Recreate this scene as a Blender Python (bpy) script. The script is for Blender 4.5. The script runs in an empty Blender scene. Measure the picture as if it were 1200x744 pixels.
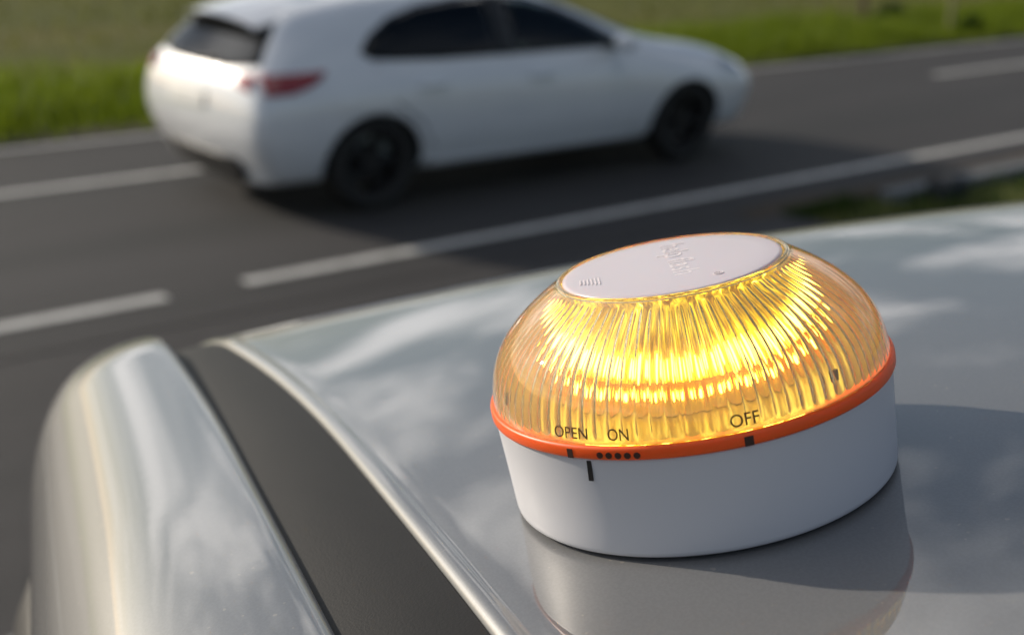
import bpy, bmesh, math, random
from math import sin, cos, pi, radians, sqrt, atan2
from mathutils import Vector, Matrix
from mathutils.bvhtree import BVHTree

random.seed(7)
SC = bpy.context.scene
COL = SC.collection

# ------------------------------------------------------------------ camera
H = 1.9321
PITCH, ROLL = 0.3236, 0.01
cam_d = bpy.data.cameras.new("camera")
cam = bpy.data.objects.new("camera", cam_d)
COL.objects.link(cam)
fw = Vector((0, cos(PITCH), -sin(PITCH)))
r0 = Vector((1, 0, 0))
u0 = r0.cross(fw)
cr = cos(ROLL) * r0 + sin(ROLL) * u0
cu = -sin(ROLL) * r0 + cos(ROLL) * u0
M = Matrix((cr, cu, -fw)).transposed().to_4x4()
M.translation = (0, 0, H)
cam.matrix_world = M
cam_d.lens = 45.0
cam_d.sensor_width = 36.0
cam_d.clip_start = 0.01
cam_d.clip_end = 6000
cam_d.dof.use_dof = True
cam_d.dof.focus_distance = 0.292
cam_d.dof.aperture_fstop = 11.5
SC.camera = cam

# ------------------------------------------------------------------ sky and sun
SUN_EL = radians(20)
SUN_H = Vector((-0.875, 0.484, 0)).normalized()
wd = bpy.data.worlds.new("World")
SC.world = wd
wd.use_nodes = True
wt = wd.node_tree
bg = wt.nodes["Background"]
sky = wt.nodes.new("ShaderNodeTexSky")
sky.sky_type = 'NISHITA'
sky.sun_disc = False
sky.sun_elevation = SUN_EL
sky.sun_rotation = atan2(SUN_H.x, SUN_H.y)
sky.air_density = 1.1
sky.dust_density = 0.6
sky.ozone_density = 2.5


def wnode(t, **kw):
    n = wt.nodes.new(t)
    for k, v in kw.items():
        setattr(n, k, v)
    return n


def wmath(op, a, b=None):
    n = wnode("ShaderNodeMath", operation=op)
    for i, v in enumerate((a, b)):
        if v is None:
            continue
        if isinstance(v, (int, float)):
            n.inputs[i].default_value = v
        else:
            wt.links.new(v, n.inputs[i])
    return n.outputs[0]


tc = wnode("ShaderNodeTexCoord")
sep = wnode("ShaderNodeSeparateXYZ")
wt.links.new(tc.outputs["Generated"], sep.inputs[0])
zz = wmath('ADD', wmath('MAXIMUM', sep.outputs[2], 0.0), 0.12)
comb = wnode("ShaderNodeCombineXYZ")
wt.links.new(wmath('DIVIDE', sep.outputs[0], zz), comb.inputs[0])
wt.links.new(wmath('DIVIDE', sep.outputs[1], zz), comb.inputs[1])
n1 = wnode("ShaderNodeTexNoise")
n1.inputs["Scale"].default_value = 1.0
n1.inputs["Detail"].default_value = 8
n1.inputs["Roughness"].default_value = 0.56
n1.inputs["Distortion"].default_value = 0.35
wt.links.new(comb.outputs[0], n1.inputs["Vector"])
rmp = wnode("ShaderNodeValToRGB")
rmp.color_ramp.elements[0].position = 0.47
rmp.color_ramp.elements[0].color = (0, 0, 0, 1)
rmp.color_ramp.elements[1].position = 0.60
rmp.color_ramp.elements[1].color = (1, 1, 1, 1)
wt.links.new(n1.outputs[0], rmp.inputs[0])
above = wmath('MINIMUM', wmath('MAXIMUM', wmath('MULTIPLY', sep.outputs[2], 14.0), 0.0), 1.0)
fac = wmath('MULTIPLY', rmp.outputs[0], above)
fac = wmath('MULTIPLY', fac, 0.92)
mix = wnode("ShaderNodeMix", data_type='RGBA')
wt.links.new(fac, mix.inputs["Factor"])
wt.links.new(sky.outputs[0], mix.inputs["A"])
dotn = wnode("ShaderNodeVectorMath", operation='DOT_PRODUCT')
wt.links.new(tc.outputs["Generated"], dotn.inputs[0])
dotn.inputs[1].default_value = (SUN_H.x, SUN_H.y, 0.25)
side = wmath('MAXIMUM', wmath('MINIMUM', wmath('ADD', wmath('MULTIPLY', dotn.outputs["Value"], 0.6), 0.42), 1.0), 0.0)
cl = wnode("ShaderNodeMix", data_type='RGBA')
wt.links.new(side, cl.inputs["Factor"])
cl.inputs["A"].default_value = (4.2, 4.7, 5.7, 1)
cl.inputs["B"].default_value = (27.0, 26.7, 26.4, 1)
wt.links.new(cl.outputs["Result"], mix.inputs["B"])
wt.links.new(mix.outputs["Result"], bg.inputs[0])
bg.inputs[1].default_value = 0.066

sun_d = bpy.data.lights.new("sun", 'SUN')
sun_d.energy = 4.6
sun_d.angle = radians(0.8)
sun_d.color = (1.0, 0.89, 0.74)
sun = bpy.data.objects.new("sun", sun_d)
sdir = Vector((SUN_H.x * cos(SUN_EL), SUN_H.y * cos(SUN_EL), sin(SUN_EL)))
sun.rotation_euler = sdir.to_track_quat('Z', 'Y').to_euler()
sun.location = sdir * 30
COL.objects.link(sun)

SC.view_settings.view_transform = 'Standard'
SC.view_settings.look = 'None'
SC.view_settings.exposure = 0.05
SC.view_settings.gamma = 1.0
SC.view_settings.use_curve_mapping = False
SC.render.engine = 'CYCLES'
SC.cycles.use_denoising = True
SC.cycles.sample_clamp_indirect = 6.0
SC.cycles.max_bounces = 16
SC.cycles.transmission_bounces = 14
SC.cycles.glossy_bounces = 6
SC.cycles.transparent_max_bounces = 12

# ------------------------------------------------------------------ helpers
AZ = 0.6576
D2 = Vector((cos(AZ), sin(AZ), 0))
N2 = Vector((-sin(AZ), cos(AZ), 0))


def road_pt(al, ac, z=0.0):
    return D2 * al + N2 * ac + Vector((0, 0, z))


def mesh_obj(name, verts, faces, mat=None, parent=None, smooth=False, mats=None):
    me = bpy.data.meshes.new(name)
    me.from_pydata([tuple(v) for v in verts], [], faces)
    if smooth:
        me.polygons.foreach_set("use_smooth", [True] * len(me.polygons))
    me.update()
    o = bpy.data.objects.new(name, me)
    COL.objects.link(o)
    if mats:
        for m in mats:
            me.materials.append(m)
    elif mat:
        me.materials.append(mat)
    if parent:
        o.parent = parent
    return o


def bm_obj(name, bm, mat=None, parent=None, smooth=False):
    me = bpy.data.meshes.new(name)
    bmesh.ops.recalc_face_normals(bm, faces=bm.faces)
    bm.to_mesh(me)
    bm.free()
    if smooth:
        me.polygons.foreach_set("use_smooth", [True] * len(me.polygons))
    o = bpy.data.objects.new(name, me)
    COL.objects.link(o)
    if mat:
        me.materials.append(mat)
    if parent:
        o.parent = parent
    return o


def empty(name, mw, label, cat, group=None):
    o = bpy.data.objects.new(name, None)
    COL.objects.link(o)
    o.matrix_world = mw
    o["label"] = label
    o["category"] = cat
    if group:
        o["group"] = group
    o.empty_display_size = 0.05
    return o


def lathe(profile, seg=96, closed=False):
    """profile (r,z) list -> verts, faces; r=0 ends collapse"""
    V, F, rings = [], [], []
    for r, z in profile:
        if r < 1e-7:
            rings.append([len(V)])
            V.append((0, 0, z))
        else:
            ring = []
            for k in range(seg):
                a = 2 * pi * k / seg
                ring.append(len(V))
                V.append((r * cos(a), r * sin(a), z))
            rings.append(ring)
    n = len(rings)
    for i in range(n if closed else n - 1):
        A, B = rings[i], rings[(i + 1) % n]
        for k in range(seg):
            k2 = (k + 1) % seg
            if len(A) == 1 and len(B) == 1:
                continue
            if len(A) == 1:
                F.append((A[0], B[k2], B[k]))
            elif len(B) == 1:
                F.append((A[k], A[k2], B[0]))
            else:
                F.append((A[k], A[k2], B[k2], B[k]))
    return V, F


def bm_box(bm, c, s, rot=None, bevel=0.0):
    r = bmesh.ops.create_cube(bm, size=1.0)
    vs = r["verts"]
    for v in vs:
        v.co = Vector((v.co.x * s[0], v.co.y * s[1], v.co.z * s[2]))
    if bevel:
        es = list({e for v in vs for e in v.link_edges})
        rr = bmesh.ops.bevel(bm, geom=es, offset=bevel, segments=2, affect='EDGES', profile=0.6)
        vs = list({v for f in rr["faces"] for v in f.verts} | {v for v in vs if v.is_valid})
    for v in vs:
        p = v.co.copy()
        if rot:
            p = rot @ p
        v.co = p + Vector(c)


def spline(pts, n):
    """Catmull-Rom through 2-tuples"""
    out = []
    P = [pts[0]] + list(pts) + [pts[-1]]
    for i in range(1, len(P) - 2):
        p0, p1, p2, p3 = P[i - 1], P[i], P[i + 1], P[i + 2]
        for k in range(n):
            t = k / n
            out.append(tuple(0.5 * ((2 * p1[d]) + (-p0[d] + p2[d]) * t + (2 * p0[d] - 5 * p1[d] + 4 * p2[d] - p3[d]) * t * t
                                    + (-p0[d] + 3 * p1[d] - 3 * p2[d] + p3[d]) * t ** 3) for d in range(len(p1))))
    out.append(tuple(pts[-1]))
    return out


def grid_faces(nu, nv, flip=False):
    F = []
    for i in range(nu - 1):
        for j in range(nv - 1):
            a, b, c, d = i * nv + j, (i + 1) * nv + j, (i + 1) * nv + j + 1, i * nv + j + 1
            F.append((a, d, c, b) if flip else (a, b, c, d))
    return F


# ------------------------------------------------------------------ materials
class NT:
    def __init__(self, name):
        self.m = bpy.data.materials.new(name)
        self.m.use_nodes = True
        self.t = self.m.node_tree
        self.p = self.t.nodes["Principled BSDF"]

    def n(self, t, **kw):
        x = self.t.nodes.new(t)
        for k, v in kw.items():
            setattr(x, k, v)
        return x

    def l(self, a, b):
        self.t.links.new(a, b)

    def noise(self, scale, detail=4, rough=0.5, coord="Object", stretch=None, dist=0.0):
        tcn = self.n("ShaderNodeTexCoord")
        src = tcn.outputs[coord]
        if stretch:
            mp = self.n("ShaderNodeMapping")
            mp.inputs["Scale"].default_value = stretch
            self.l(src, mp.inputs[0])
            src = mp.outputs[0]
        x = self.n("ShaderNodeTexNoise")
        x.inputs["Scale"].default_value = scale
        x.inputs["Detail"].default_value = detail
        x.inputs["Roughness"].default_value = rough
        x.inputs["Distortion"].default_value = dist
        self.l(src, x.inputs["Vector"])
        return x.outputs[0]

    def ramp(self, fac, stops):
        r = self.n("ShaderNodeValToRGB")
        e = r.color_ramp.elements
        while len(e) < len(stops):
            e.new(0.5)
        for k, (p, c) in enumerate(stops):
            e[k].position = p
            e[k].color = (*c, 1) if len(c) == 3 else c
        self.l(fac, r.inputs[0])
        return r.outputs[0]

    def mixc(self, fac, a, b, mode='MIX'):
        x = self.n("ShaderNodeMix", data_type='RGBA', blend_type=mode)
        for key, v in (("Factor", fac), ("A", a), ("B", b)):
            s = x.inputs[key]
            if key == "Factor":
                s = x.inputs[0]
            elif key == "A":
                s = x.inputs[6]
            else:
                s = x.inputs[7]
            if isinstance(v, (int, float)):
                s.default_value = v
            elif isinstance(v, tuple):
                s.default_value = (*v, 1) if len(v) == 3 else v
            else:
                self.l(v, s)
        return x.outputs[2]

    def bump(self, h, strength=0.3, dist=0.01):
        b = self.n("ShaderNodeBump")
        b.inputs["Strength"].default_value = strength
        b.inputs["Distance"].default_value = dist
        self.l(h, b.inputs["Height"])
        self.l(b.outputs[0], self.p.inputs["Normal"])
        return b

    def set(self, **kw):
        for k, v in kw.items():
            s = self.p.inputs[k.replace("_", " ")]
            if isinstance(v, (int, float)):
                s.default_value = v
            elif isinstance(v, tuple):
                s.default_value = (*v, 1) if len(v) == 3 and len(s.default_value) == 4 else v
            else:
                self.l(v, s)
        return self


def simple(name, col, rough=0.5, metal=0.0, **kw):
    m = NT(name)
    m.set(Base_Color=col, Roughness=rough, Metallic=metal, **kw)
    return m.m


def paint(name, col, col2, metal, rough, orange=0.015, dust=0.25, ior=1.6):
    m = NT(name)
    big = m.noise(3.0, 3, 0.5)
    fine = m.noise(1400.0, 1, 0.5)
    dusty = m.noise(60.0, 8, 0.7)
    c = m.mixc(m.ramp(big, [(0.35, (0, 0, 0)), (0.7, (1, 1, 1))]), col, col2)
    c = m.mixc(1.0, c, m.ramp(fine, [(0.40, (0.95, 0.95, 0.95)), (0.62, (1.04, 1.04, 1.04))]), 'MULTIPLY')
    spots = m.noise(420.0, 1, 0.4)
    c = m.mixc(m.ramp(spots, [(0.765, (0, 0, 0)), (0.79, (0.55, 0.55, 0.55))]), c, (0.34, 0.31, 0.26))
    m.set(Base_Color=c, Metallic=metal, Roughness=rough)
    m.set(Coat_Weight=1.0, Coat_IOR=ior)
    m.set(Coat_Roughness=m.ramp(dusty, [(0.45, (0.008,) * 3), (0.85, (0.008 + 0.08 * dust,) * 3)]))
    wav = m.noise(220.0, 2, 0.5)
    b = m.n("ShaderNodeBump")
    b.inputs["Strength"].default_value = orange
    b.inputs["Distance"].default_value = 0.001
    m.l(wav, b.inputs["Height"])
    m.l(b.outputs[0], m.p.inputs["Coat Normal"])
    return m.m


M_SILVER = paint("silver_paint", (0.175, 0.177, 0.180), (0.187, 0.188, 0.190), 0.3, 0.45, 0.008, 0.25, 1.6)
M_WHITE = paint("white_car_paint", (0.76, 0.78, 0.81), (0.72, 0.74, 0.78), 0.0, 0.35, 0.01, 0.4)


def mat_asphalt(name, base, var):
    m = NT(name)
    big = m.noise(0.45, 6, 0.65, stretch=(0.25, 1, 1))
    fine = m.noise(140.0, 3, 0.7)
    c = m.ramp(big, [(0.3, tuple(base * (1 - var) * k for k in (1.02, 0.975, 1.0))), (0.72, tuple(base * (1 + var) * k for k in (1.02, 0.975, 1.0)))])
    g = m.ramp(fine, [(0.3, (0.55, 0.55, 0.55)), (0.52, (1, 1, 1)), (0.72, (2.1, 2.05, 2.0))])
    c = m.mixc(1.0, c, g, 'MULTIPLY')
    oil = m.noise(0.7, 3, 0.5, stretch=(0.08, 1.6, 1))
    c = m.mixc(m.ramp(oil, [(0.5, (0, 0, 0)), (0.68, (0.55, 0.55, 0.55))]), c, (base * 0.55, base * 0.6, base * 0.62))
    m.set(Base_Color=c, Roughness=0.82, Specular_IOR_Level=0.35)
    m.bump(fine, 0.6, 0.006)
    return m.m


M_ASPH = mat_asphalt("road_asphalt", 0.040, 0.34)
M_ASPH2 = mat_asphalt("layby_asphalt", 0.040, 0.25)


def mat_line():
    m = NT("road_paint")
    w = m.noise(7.0, 8, 0.75)
    f = m.noise(120.0, 3, 0.6)
    k = m.ramp(w, [(0.30, (0.85, 0.85, 0.85)), (0.42, (0.30, 0.30, 0.30)), (0.62, (0.0, 0.0, 0.0))])
    c = m.mixc(k, (0.58, 0.575, 0.55), (0.22, 0.21, 0.20))
    c = m.mixc(1.0, c, m.ramp(f, [(0.3, (0.7, 0.7, 0.7)), (0.6, (1.05, 1.05, 1.05))]), 'MULTIPLY')
    m.set(Base_Color=c, Roughness=0.7)
    return m.m


M_LINE = mat_line()


def mat_field():
    m = NT("field_ground")
    a = m.noise(0.16, 6, 0.6, stretch=(0.35, 1.0, 1))
    b = m.noise(1.6, 6, 0.7, stretch=(0.5, 1, 1))
    f = m.noise(24.0, 4, 0.7)
    c = m.ramp(a, [(0.32, (0.160, 0.150, 0.052)), (0.5, (0.130, 0.140, 0.042)), (0.68, (0.185, 0.160, 0.060))])
    c = m.mixc(1.0, c, m.ramp(b, [(0.3, (0.62, 0.66, 0.6)), (0.65, (1.2, 1.2, 1.15))]), 'MULTIPLY')
    c = m.mixc(1.0, c, m.ramp(f, [(0.3, (0.5, 0.5, 0.5)), (0.7, (1.4, 1.4, 1.4))]), 'MULTIPLY')
    m.set(Base_Color=c, Roughness=0.95, Specular_IOR_Level=0.1)
    m.bump(f, 0.9, 0.08)
    return m.m


M_FIELD = mat_field()


def mat_grass(name, stops):
    m = NT(name)
    oi = m.noise(0.5, 4, 0.6)
    oj = m.noise(9.0, 2, 0.6)
    c = m.ramp(oi, [(0.3, stops[0]), (0.5, stops[1]), (0.72, stops[2])])
    c = m.mixc(1.0, c, m.ramp(oj, [(0.3, (0.65, 0.7, 0.6)), (0.7, (1.3, 1.25, 1.2))]), 'MULTIPLY')
    m.set(Base_Color=c, Roughness=0.6, Specular_IOR_Level=0.25)
    tr = m.n("ShaderNodeBsdfTranslucent")
    m.l(c, tr.inputs[0])
    mx = m.n("ShaderNodeMixShader")
    mx.inputs[0].default_value = 0.5
    out = m.t.nodes["Material Output"]
    m.l(m.p.outputs[0], mx.inputs[1])
    m.l(tr.outputs[0], mx.inputs[2])
    m.l(mx.outputs[0], out.inputs[0])
    return m.m


M_GRASS = mat_grass("verge_blades", ((0.110, 0.165, 0.010), (0.160, 0.215, 0.012), (0.130, 0.190, 0.012)))
M_GRASS2 = mat_grass("field_blades", ((0.150, 0.150, 0.042), (0.135, 0.150, 0.038), (0.190, 0.170, 0.060)))
M_GRASS3 = mat_grass("shrub_blades", ((0.030, 0.055, 0.010), (0.040, 0.075, 0.012), (0.055, 0.075, 0.016)))


def mat_soil():
    m = NT("verge_soil")
    f = m.noise(30.0, 6, 0.7)
    c = m.ramp(f, [(0.3, (0.030, 0.022, 0.014)), (0.6, (0.075, 0.055, 0.036)), (0.8, (0.13, 0.105, 0.075))])
    m.set(Base_Color=c, Roughness=0.95)
    m.bump(f, 0.8, 0.03)
    return m.m


M_SOIL = mat_soil()


def mat_concrete():
    m = NT("kerb_concrete")
    f = m.noise(18.0, 8, 0.7)
    c = m.ramp(f, [(0.3, (0.10, 0.11, 0.12)), (0.7, (0.17, 0.18, 0.19))])
    m.set(Base_Color=c, Roughness=0.85)
    m.bump(f, 0.4, 0.01)
    return m.m


M_CONC = mat_concrete()


def mat_rubber():
    m = NT("black_rubber_trim")
    f = m.noise(30.0, 6, 0.65, stretch=(0.3, 1, 1))
    g = m.noise(1500.0, 2, 0.5)
    c = m.ramp(f, [(0.3, (0.008, 0.0074, 0.007)), (0.75, (0.014, 0.0128, 0.0118))])
    m.set(Base_Color=c, Roughness=0.58, Specular_IOR_Level=0.3)
    m.bump(g, 0.12, 0.0008)
    return m.m


M_RUBBER = mat_rubber()
M_BLACK = simple("black_plastic", (0.02, 0.02, 0.021), 0.45)
M_DARK = simple("dark_interior", (0.018, 0.018, 0.020), 0.8)
M_TYRE = simple("tyre_rubber", (0.017, 0.017, 0.017), 0.8)
M_RIM = simple("dark_alloy", (0.035, 0.035, 0.038), 0.4, 0.6)
M_CABIN = simple("cabin_grey_brightened", (0.42, 0.46, 0.44), 0.8)  # pale grey-green stands in for light inside the hatchback cabin
M_CHROME = simple("bright_metal", (0.6, 0.6, 0.6), 0.25, 1.0)
M_RED = simple("tail_light_red", (0.28, 0.006, 0.010), 0.12, 0.0, Coat_Weight=1.0)
M_HEAD = simple("headlight_clear", (0.55, 0.57, 0.6), 0.1, 0.3, Coat_Weight=1.0)
M_PLATE = simple("plate_white", (0.66, 0.66, 0.64), 0.5)


def mat_glass_thin(name, tint, gloss=0.12):
    m = NT(name)
    t = m.n("ShaderNodeBsdfTransparent")
    t.inputs[0].default_value = (*tint, 1)
    g = m.n("ShaderNodeBsdfGlossy")
    g.inputs["Roughness"].default_value = 0.02
    fr = m.n("ShaderNodeFresnel")
    fr.inputs[0].default_value = 1.5
    mx = m.n("ShaderNodeMixShader")
    m.l(fr.outputs[0], mx.inputs[0])
    m.l(t.outputs[0], mx.inputs[1])
    m.l(g.outputs[0], mx.inputs[2])
    m.l(mx.outputs[0], m.t.nodes["Material Output"].inputs[0])
    return m.m


M_GLASS = mat_glass_thin("tinted_window_glass", (0.80, 0.88, 0.84))
M_PRIVACY = mat_glass_thin("privacy_glass", (0.07, 0.075, 0.08))
M_WOOD = NT("weathered_post_wood")
_w = M_WOOD.noise(14.0, 6, 0.65, stretch=(3, 3, 0.2))
M_WOOD.set(Base_Color=M_WOOD.ramp(_w, [(0.3, (0.055, 0.034, 0.022)), (0.7, (0.13, 0.085, 0.055))]), Roughness=0.9)
M_WOOD = M_WOOD.m
M_POST = NT("pale_post_wood")
_w = M_POST.noise(14.0, 6, 0.65, stretch=(3, 3, 0.2))
M_POST.set(Base_Color=M_POST.ramp(_w, [(0.3, (0.16, 0.15, 0.08)), (0.7, (0.24, 0.22, 0.12))]), Roughness=0.9)
M_POST = M_POST.m

# ------------------------------------------------------------------ ground, road, verge
ROT_ROAD = Matrix.Rotation(AZ, 4, 'Z')


def structure(o):
    o["kind"] = "structure"
    return o


def road_sheet(name, rects, z, mat, sub=False):
    V, F = [], []
    for a0, a1, c0, c1 in rects:
        b = len(V)
        V += [(a0, c0, z), (a1, c0, z), (a1, c1, z), (a0, c1, z)]
        F.append((b, b + 1, b + 2, b + 3))
    o = mesh_obj(name, V, F, mat)
    o.matrix_world = ROT_ROAD
    return structure(o)


g = road_sheet("ground", [(-1500, 1500, -1500, 1500)], -0.03, M_FIELD)
E_NEAR, E_FAR = 5.38, 10.22
road = road_sheet("road", [(-400, 900, E_NEAR, E_FAR)], 0.0, M_ASPH)
layby = road_sheet("layby_pavement", [(-60, 6.2, -14, E_NEAR)], -0.004, M_ASPH2)

# painted lines: near edge line (with a short break), dashed centre line, thin far edge line
lines = [(-9.5, 2.33, 5.765, 5.865), (2.75, 420, 5.765, 5.865)]
for k in range(-3, 26):
    a0 = 12.47 + k * 12.2
    if k == -1:
        a0 = -0.6
    lines.append((a0, a0 + 4.6, 8.47, 8.57))
lines.append((-300, 700, 9.95, 10.02))
road_sheet("road_markings", lines, 0.004, M_LINE)

# ragged strip of soil where the asphalt stops
V, F = [], []
n = 420
for i in range(n):
    al = 5.9 + i * 0.2
    V.append((al, 5.19, -0.001))
    V.append((al, E_NEAR + 0.015 + 0.05 * sin(al * 3.1) * sin(al * 1.3) + random.uniform(-0.015, 0.02), 0.009))
for i in range(n - 1):
    F.append((2 * i, 2 * i + 2, 2 * i + 3, 2 * i + 1))
o = mesh_obj("soil_strip", V, F, M_SOIL)
o.matrix_world = ROT_ROAD
structure(o)
V, F = [], []
for i in range(n):
    al = -20.0 + i * 0.2
    V.append((al, E_FAR - 0.03 + 0.05 * sin(al * 2.1) * sin(al * 1.7) + random.uniform(-0.02, 0.02), 0.008))
    V.append((al, E_FAR + 0.55, 0.0))
for i in range(n - 1):
    F.append((2 * i, 2 * i + 2, 2 * i + 3, 2 * i + 1))
o = mesh_obj("soil_strip", V, F, M_SOIL)
o.matrix_world = ROT_ROAD
structure(o)

# low concrete kerb along the lay-by side
bm = bmesh.new()
al = 7.1
while al < 60:
    bm_box(bm, (al + 0.495, 5.10, 0.0), (0.985, 0.15, 0.08), None, 0.012)
    al += 1.0
kerb = bm_obj("kerb", bm, M_CONC)
kerb.matrix_world = ROT_ROAD
structure(kerb)


def blade_field(name, n, area, hgt, mat, dens=None, wid=0.006, zbase=-0.03, lean=0.5):
    V, F = [], []
    a0, a1, c0, c1 = area
    k = 0
    while k < n:
        al, ac = random.uniform(a0, a1), random.uniform(c0, c1)
        if dens and random.random() > dens(al, ac):
            k += 1
            continue
        h = hgt(al, ac) * random.uniform(0.5, 1.25)
        ang = random.uniform(0, 2 * pi)
        dx, dy = cos(ang), sin(ang)
        ln = h * random.uniform(0.1, lean)
        w = wid * random.uniform(0.7, 1.5)
        b = len(V)
        px, py = -dy * w, dx * w
        V += [(al - px, ac - py, zbase), (al + px, ac + py, zbase),
              (al + dx * ln * 0.35 + px * 0.8, ac + dy * ln * 0.35 + py * 0.8, zbase + h * 0.6),
              (al + dx * ln * 0.35 - px * 0.8, ac + dy * ln * 0.35 - py * 0.8, zbase + h * 0.6),
              (al + dx * ln, ac + dy * ln, zbase + h)]
        F += [(b, b + 1, b + 2, b + 3), (b + 3, b + 2, b + 4)]
        k += 1
    o = mesh_obj(name, V, F, mat)
    o.matrix_world = ROT_ROAD
    o["kind"] = "stuff"
    return o


def clump(al, ac):
    return 0.5 + 0.5 * (sin(al * 1.7 + 2.1 * sin(ac * 1.3)) * sin(ac * 2.3 + 1.4 * sin(al * 0.9)))


vg = blade_field("verge_grass", 62000, (-8, 30, E_FAR + 0.0, 13.6),
                 lambda a, c: (0.13 + 0.2 * clump(a, c)) * (1.0 if c > 10.5 else 0.7), M_GRASS,
                 lambda a, c: 1.0 if c < 12.6 else max(0.1, 1 - (c - 12.6) * 0.9), 0.007)
fg = blade_field("field_grass", 60000, (-8, 60, 12.5, 60),
                 lambda a, c: 0.07 + 0.12 * clump(a * 0.5, c * 0.6), M_GRASS2,
                 lambda a, c: 0.35 + 0.65 * clump(a * 0.35, c * 0.8), 0.016)
ng = blade_field("kerb_grass", 9000, (6.25, 24, 3.0, 5.02), lambda a, c: (0.07 + 0.08 * clump(a, c)) * (1.0 if c > 4.2 else 0.7), M_GRASS3, lambda a, c: 1.0 if c > 4.3 else max(0.05, (c - 3.0) / 1.3), 0.005)
ng2 = blade_field("kerb_weeds", 420, (6.15, 6.75, 5.02, 5.2), lambda a, c: 0.05 + 0.05 * clump(3 * a, c), M_GRASS3, None, 0.005, -0.004)

# ------------------------------------------------------------------ host car frame (silver car in the foreground)
S_DIR = (D2 * 0.297 + N2 * 0.955).normalized()
T_DIR = (D2 * 0.955 - N2 * 0.297).normalized()
B0 = Vector((0.04906304, 0.29838283, 1.79245213)) - Vector((-0.19261797, 0.05395393, 0.97978941)) * 0.0013       # lamp base centre on the roof
HOST = Matrix((S_DIR, -T_DIR, Vector((0, 0, 1)))).transposed().to_4x4()   # local x forward, y left, z up
HOST.translation = B0
HOST_G = HOST.copy()
TC = 0.4130                                              # car centre line (t)
KR = 2.4


def s_edge(t):
    """where the roof starts to roll over towards the windscreen"""
    tau = sqrt((t - TC) ** 2 + 0.004)
    return 0.150 + 0.270 * tau


def zr(s, t):
    t = TC - abs(t - TC)
    zt = 0.1653 * t - 0.2 * t * t
    if s < 0:
        q = max(s, -0.7)
        z0 = -0.1196 * q - 0.2 * q * q
        if s < -0.7:
            z0 += (-0.1196 + 0.28) * (s + 0.7) - 0.05 * (s + 0.7) ** 2
    else:
        z0 = -0.1196 * s - 0.06 * s * s
    d = s - s_edge(t)
    if d > 0:
        dd = min(d, 0.12)
        z0 -= KR * dd * dd
        if d > 0.12:
            z0 -= 0.576 * (d - 0.12)
    return z0 + zt


def L(s, t, z):
    return (s, -t, z)


def mir(pts):
    return [(2 * TC - t, z) for t, z in pts]


def sweep(name, prof, s0, s1, ns, mat, parent, smooth=True, tsh=None, flip=False):
    """prof: function s-> list of (t,z) absolute"""
    V = []
    nv = None
    for i in range(ns):
        s = s0 + (s1 - s0) * i / (ns - 1)
        pr = prof(s)
        nv = len(pr)
        for t, z in pr:
            V.append(L(s, t, z))
    return mesh_obj(name, V, grid_faces(ns, nv, flip), mat, parent, smooth)


GZ = -B0.z                                              # ground height in host coords
host_root_m = HOST.copy()
host_root_m.translation = B0 + T_DIR * TC + Vector((0, 0, GZ))
host = empty("parked_car", host_root_m, "silver car in the foreground seen over its glossy curved roof, with the beacon on it", "car")
HOFF = Matrix.Translation(Vector((0, TC, -GZ)))         # parts are modelled about B0


def hpart(o):
    o.parent = host
    o.matrix_local = HOFF
    return o


# roof panel with rolled edges
lip = [(-0.0760, -0.0078), (-0.0760, -0.0050), (-0.0758, -0.0030), (-0.0754, -0.0016), (-0.0747, -0.0007), (-0.0738, -0.0001), (-0.0728, 0.0002),
       (-0.0716, 0.0002), (-0.0706, -0.0001), (-0.0698, -0.0005), (-0.0688, -0.0004), (-0.067, -0.0001), (-0.064, 0.0)]


def lip_shift(s):
    return 0.0046 - 0.25 * max(s - 0.10, 0) ** 2


def roof_prof(s):
    sh = lip_shift(s)
    ts = [(t + sh, zr(s, t + sh) + dz) for t, dz in lip]
    n = 64
    ta, tb = -0.06 + sh, 2 * TC + 0.06 - sh
    mid = [(ta + (tb - ta) * k / n, zr(s, ta + (tb - ta) * k / n)) for k in range(n + 1)]
    return ts + mid + [(2 * TC - t, z) for t, z in reversed(ts)]


def roof_panel():
    V, NU = [], 150
    nv = 0
    for i in range(NU):
        u = i / (NU - 1)
        pts = roof_prof(0.0)
        nv = len(pts)
        for k, (t, z) in enumerate(pts):
            dz = z - zr(0.0, t)
            se = s_edge(t) + 0.12
            s = -1.75 + (se + 1.75) * (u / 0.4 * 0.7 if u < 0.4 else 0.7 + (u - 0.4) / 0.6 * 0.3)
            q = lip_shift(s) - lip_shift(0.0)
            t += q * (1 - t / TC)
            V.append(L(s, t, zr(s, t) + dz))
    return mesh_obj("roof_panel", V, grid_faces(NU, nv, True), M_SILVER, host, True)


hpart(roof_panel())


def rail_shift(s):
    return 0.0022 - 0.22 * max(s - 0.12, 0) ** 2 if s < 0.36 else 0.0022 - 0.22 * 0.24 ** 2 - 0.03 * (s - 0.36)


def mould_prof(sign):
    def f(s):
        pts = []
        ra = rail_shift(s)
        for k in range(17):
            t = -0.1050 + ra + (0.0292 + lip_shift(s) - ra) * k / 16
            bulge = 0.0010 * sin(pi * k / 16)
            pts.append((t, zr(s, t) - 0.0036 + 0.0020 * k / 16 + bulge))
        return pts if sign < 0 else mir(pts)
    return f


RAIL = spline([(-0.1010, -0.0090), (-0.1011, -0.0045), (-0.1017, -0.0018), (-0.1032, -0.0002), (-0.1060, 0.0006), (-0.112, -0.0002), (-0.120, -0.0022), (-0.129, -0.0056),
               (-0.137, -0.0100), (-0.1440, -0.0155), (-0.1505, -0.0235), (-0.1570, -0.0345), (-0.1625, -0.0490), (-0.1660, -0.0640), (-0.1672, -0.078), (-0.1665, -0.100), (-0.1650, -0.130)], 5)


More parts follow.
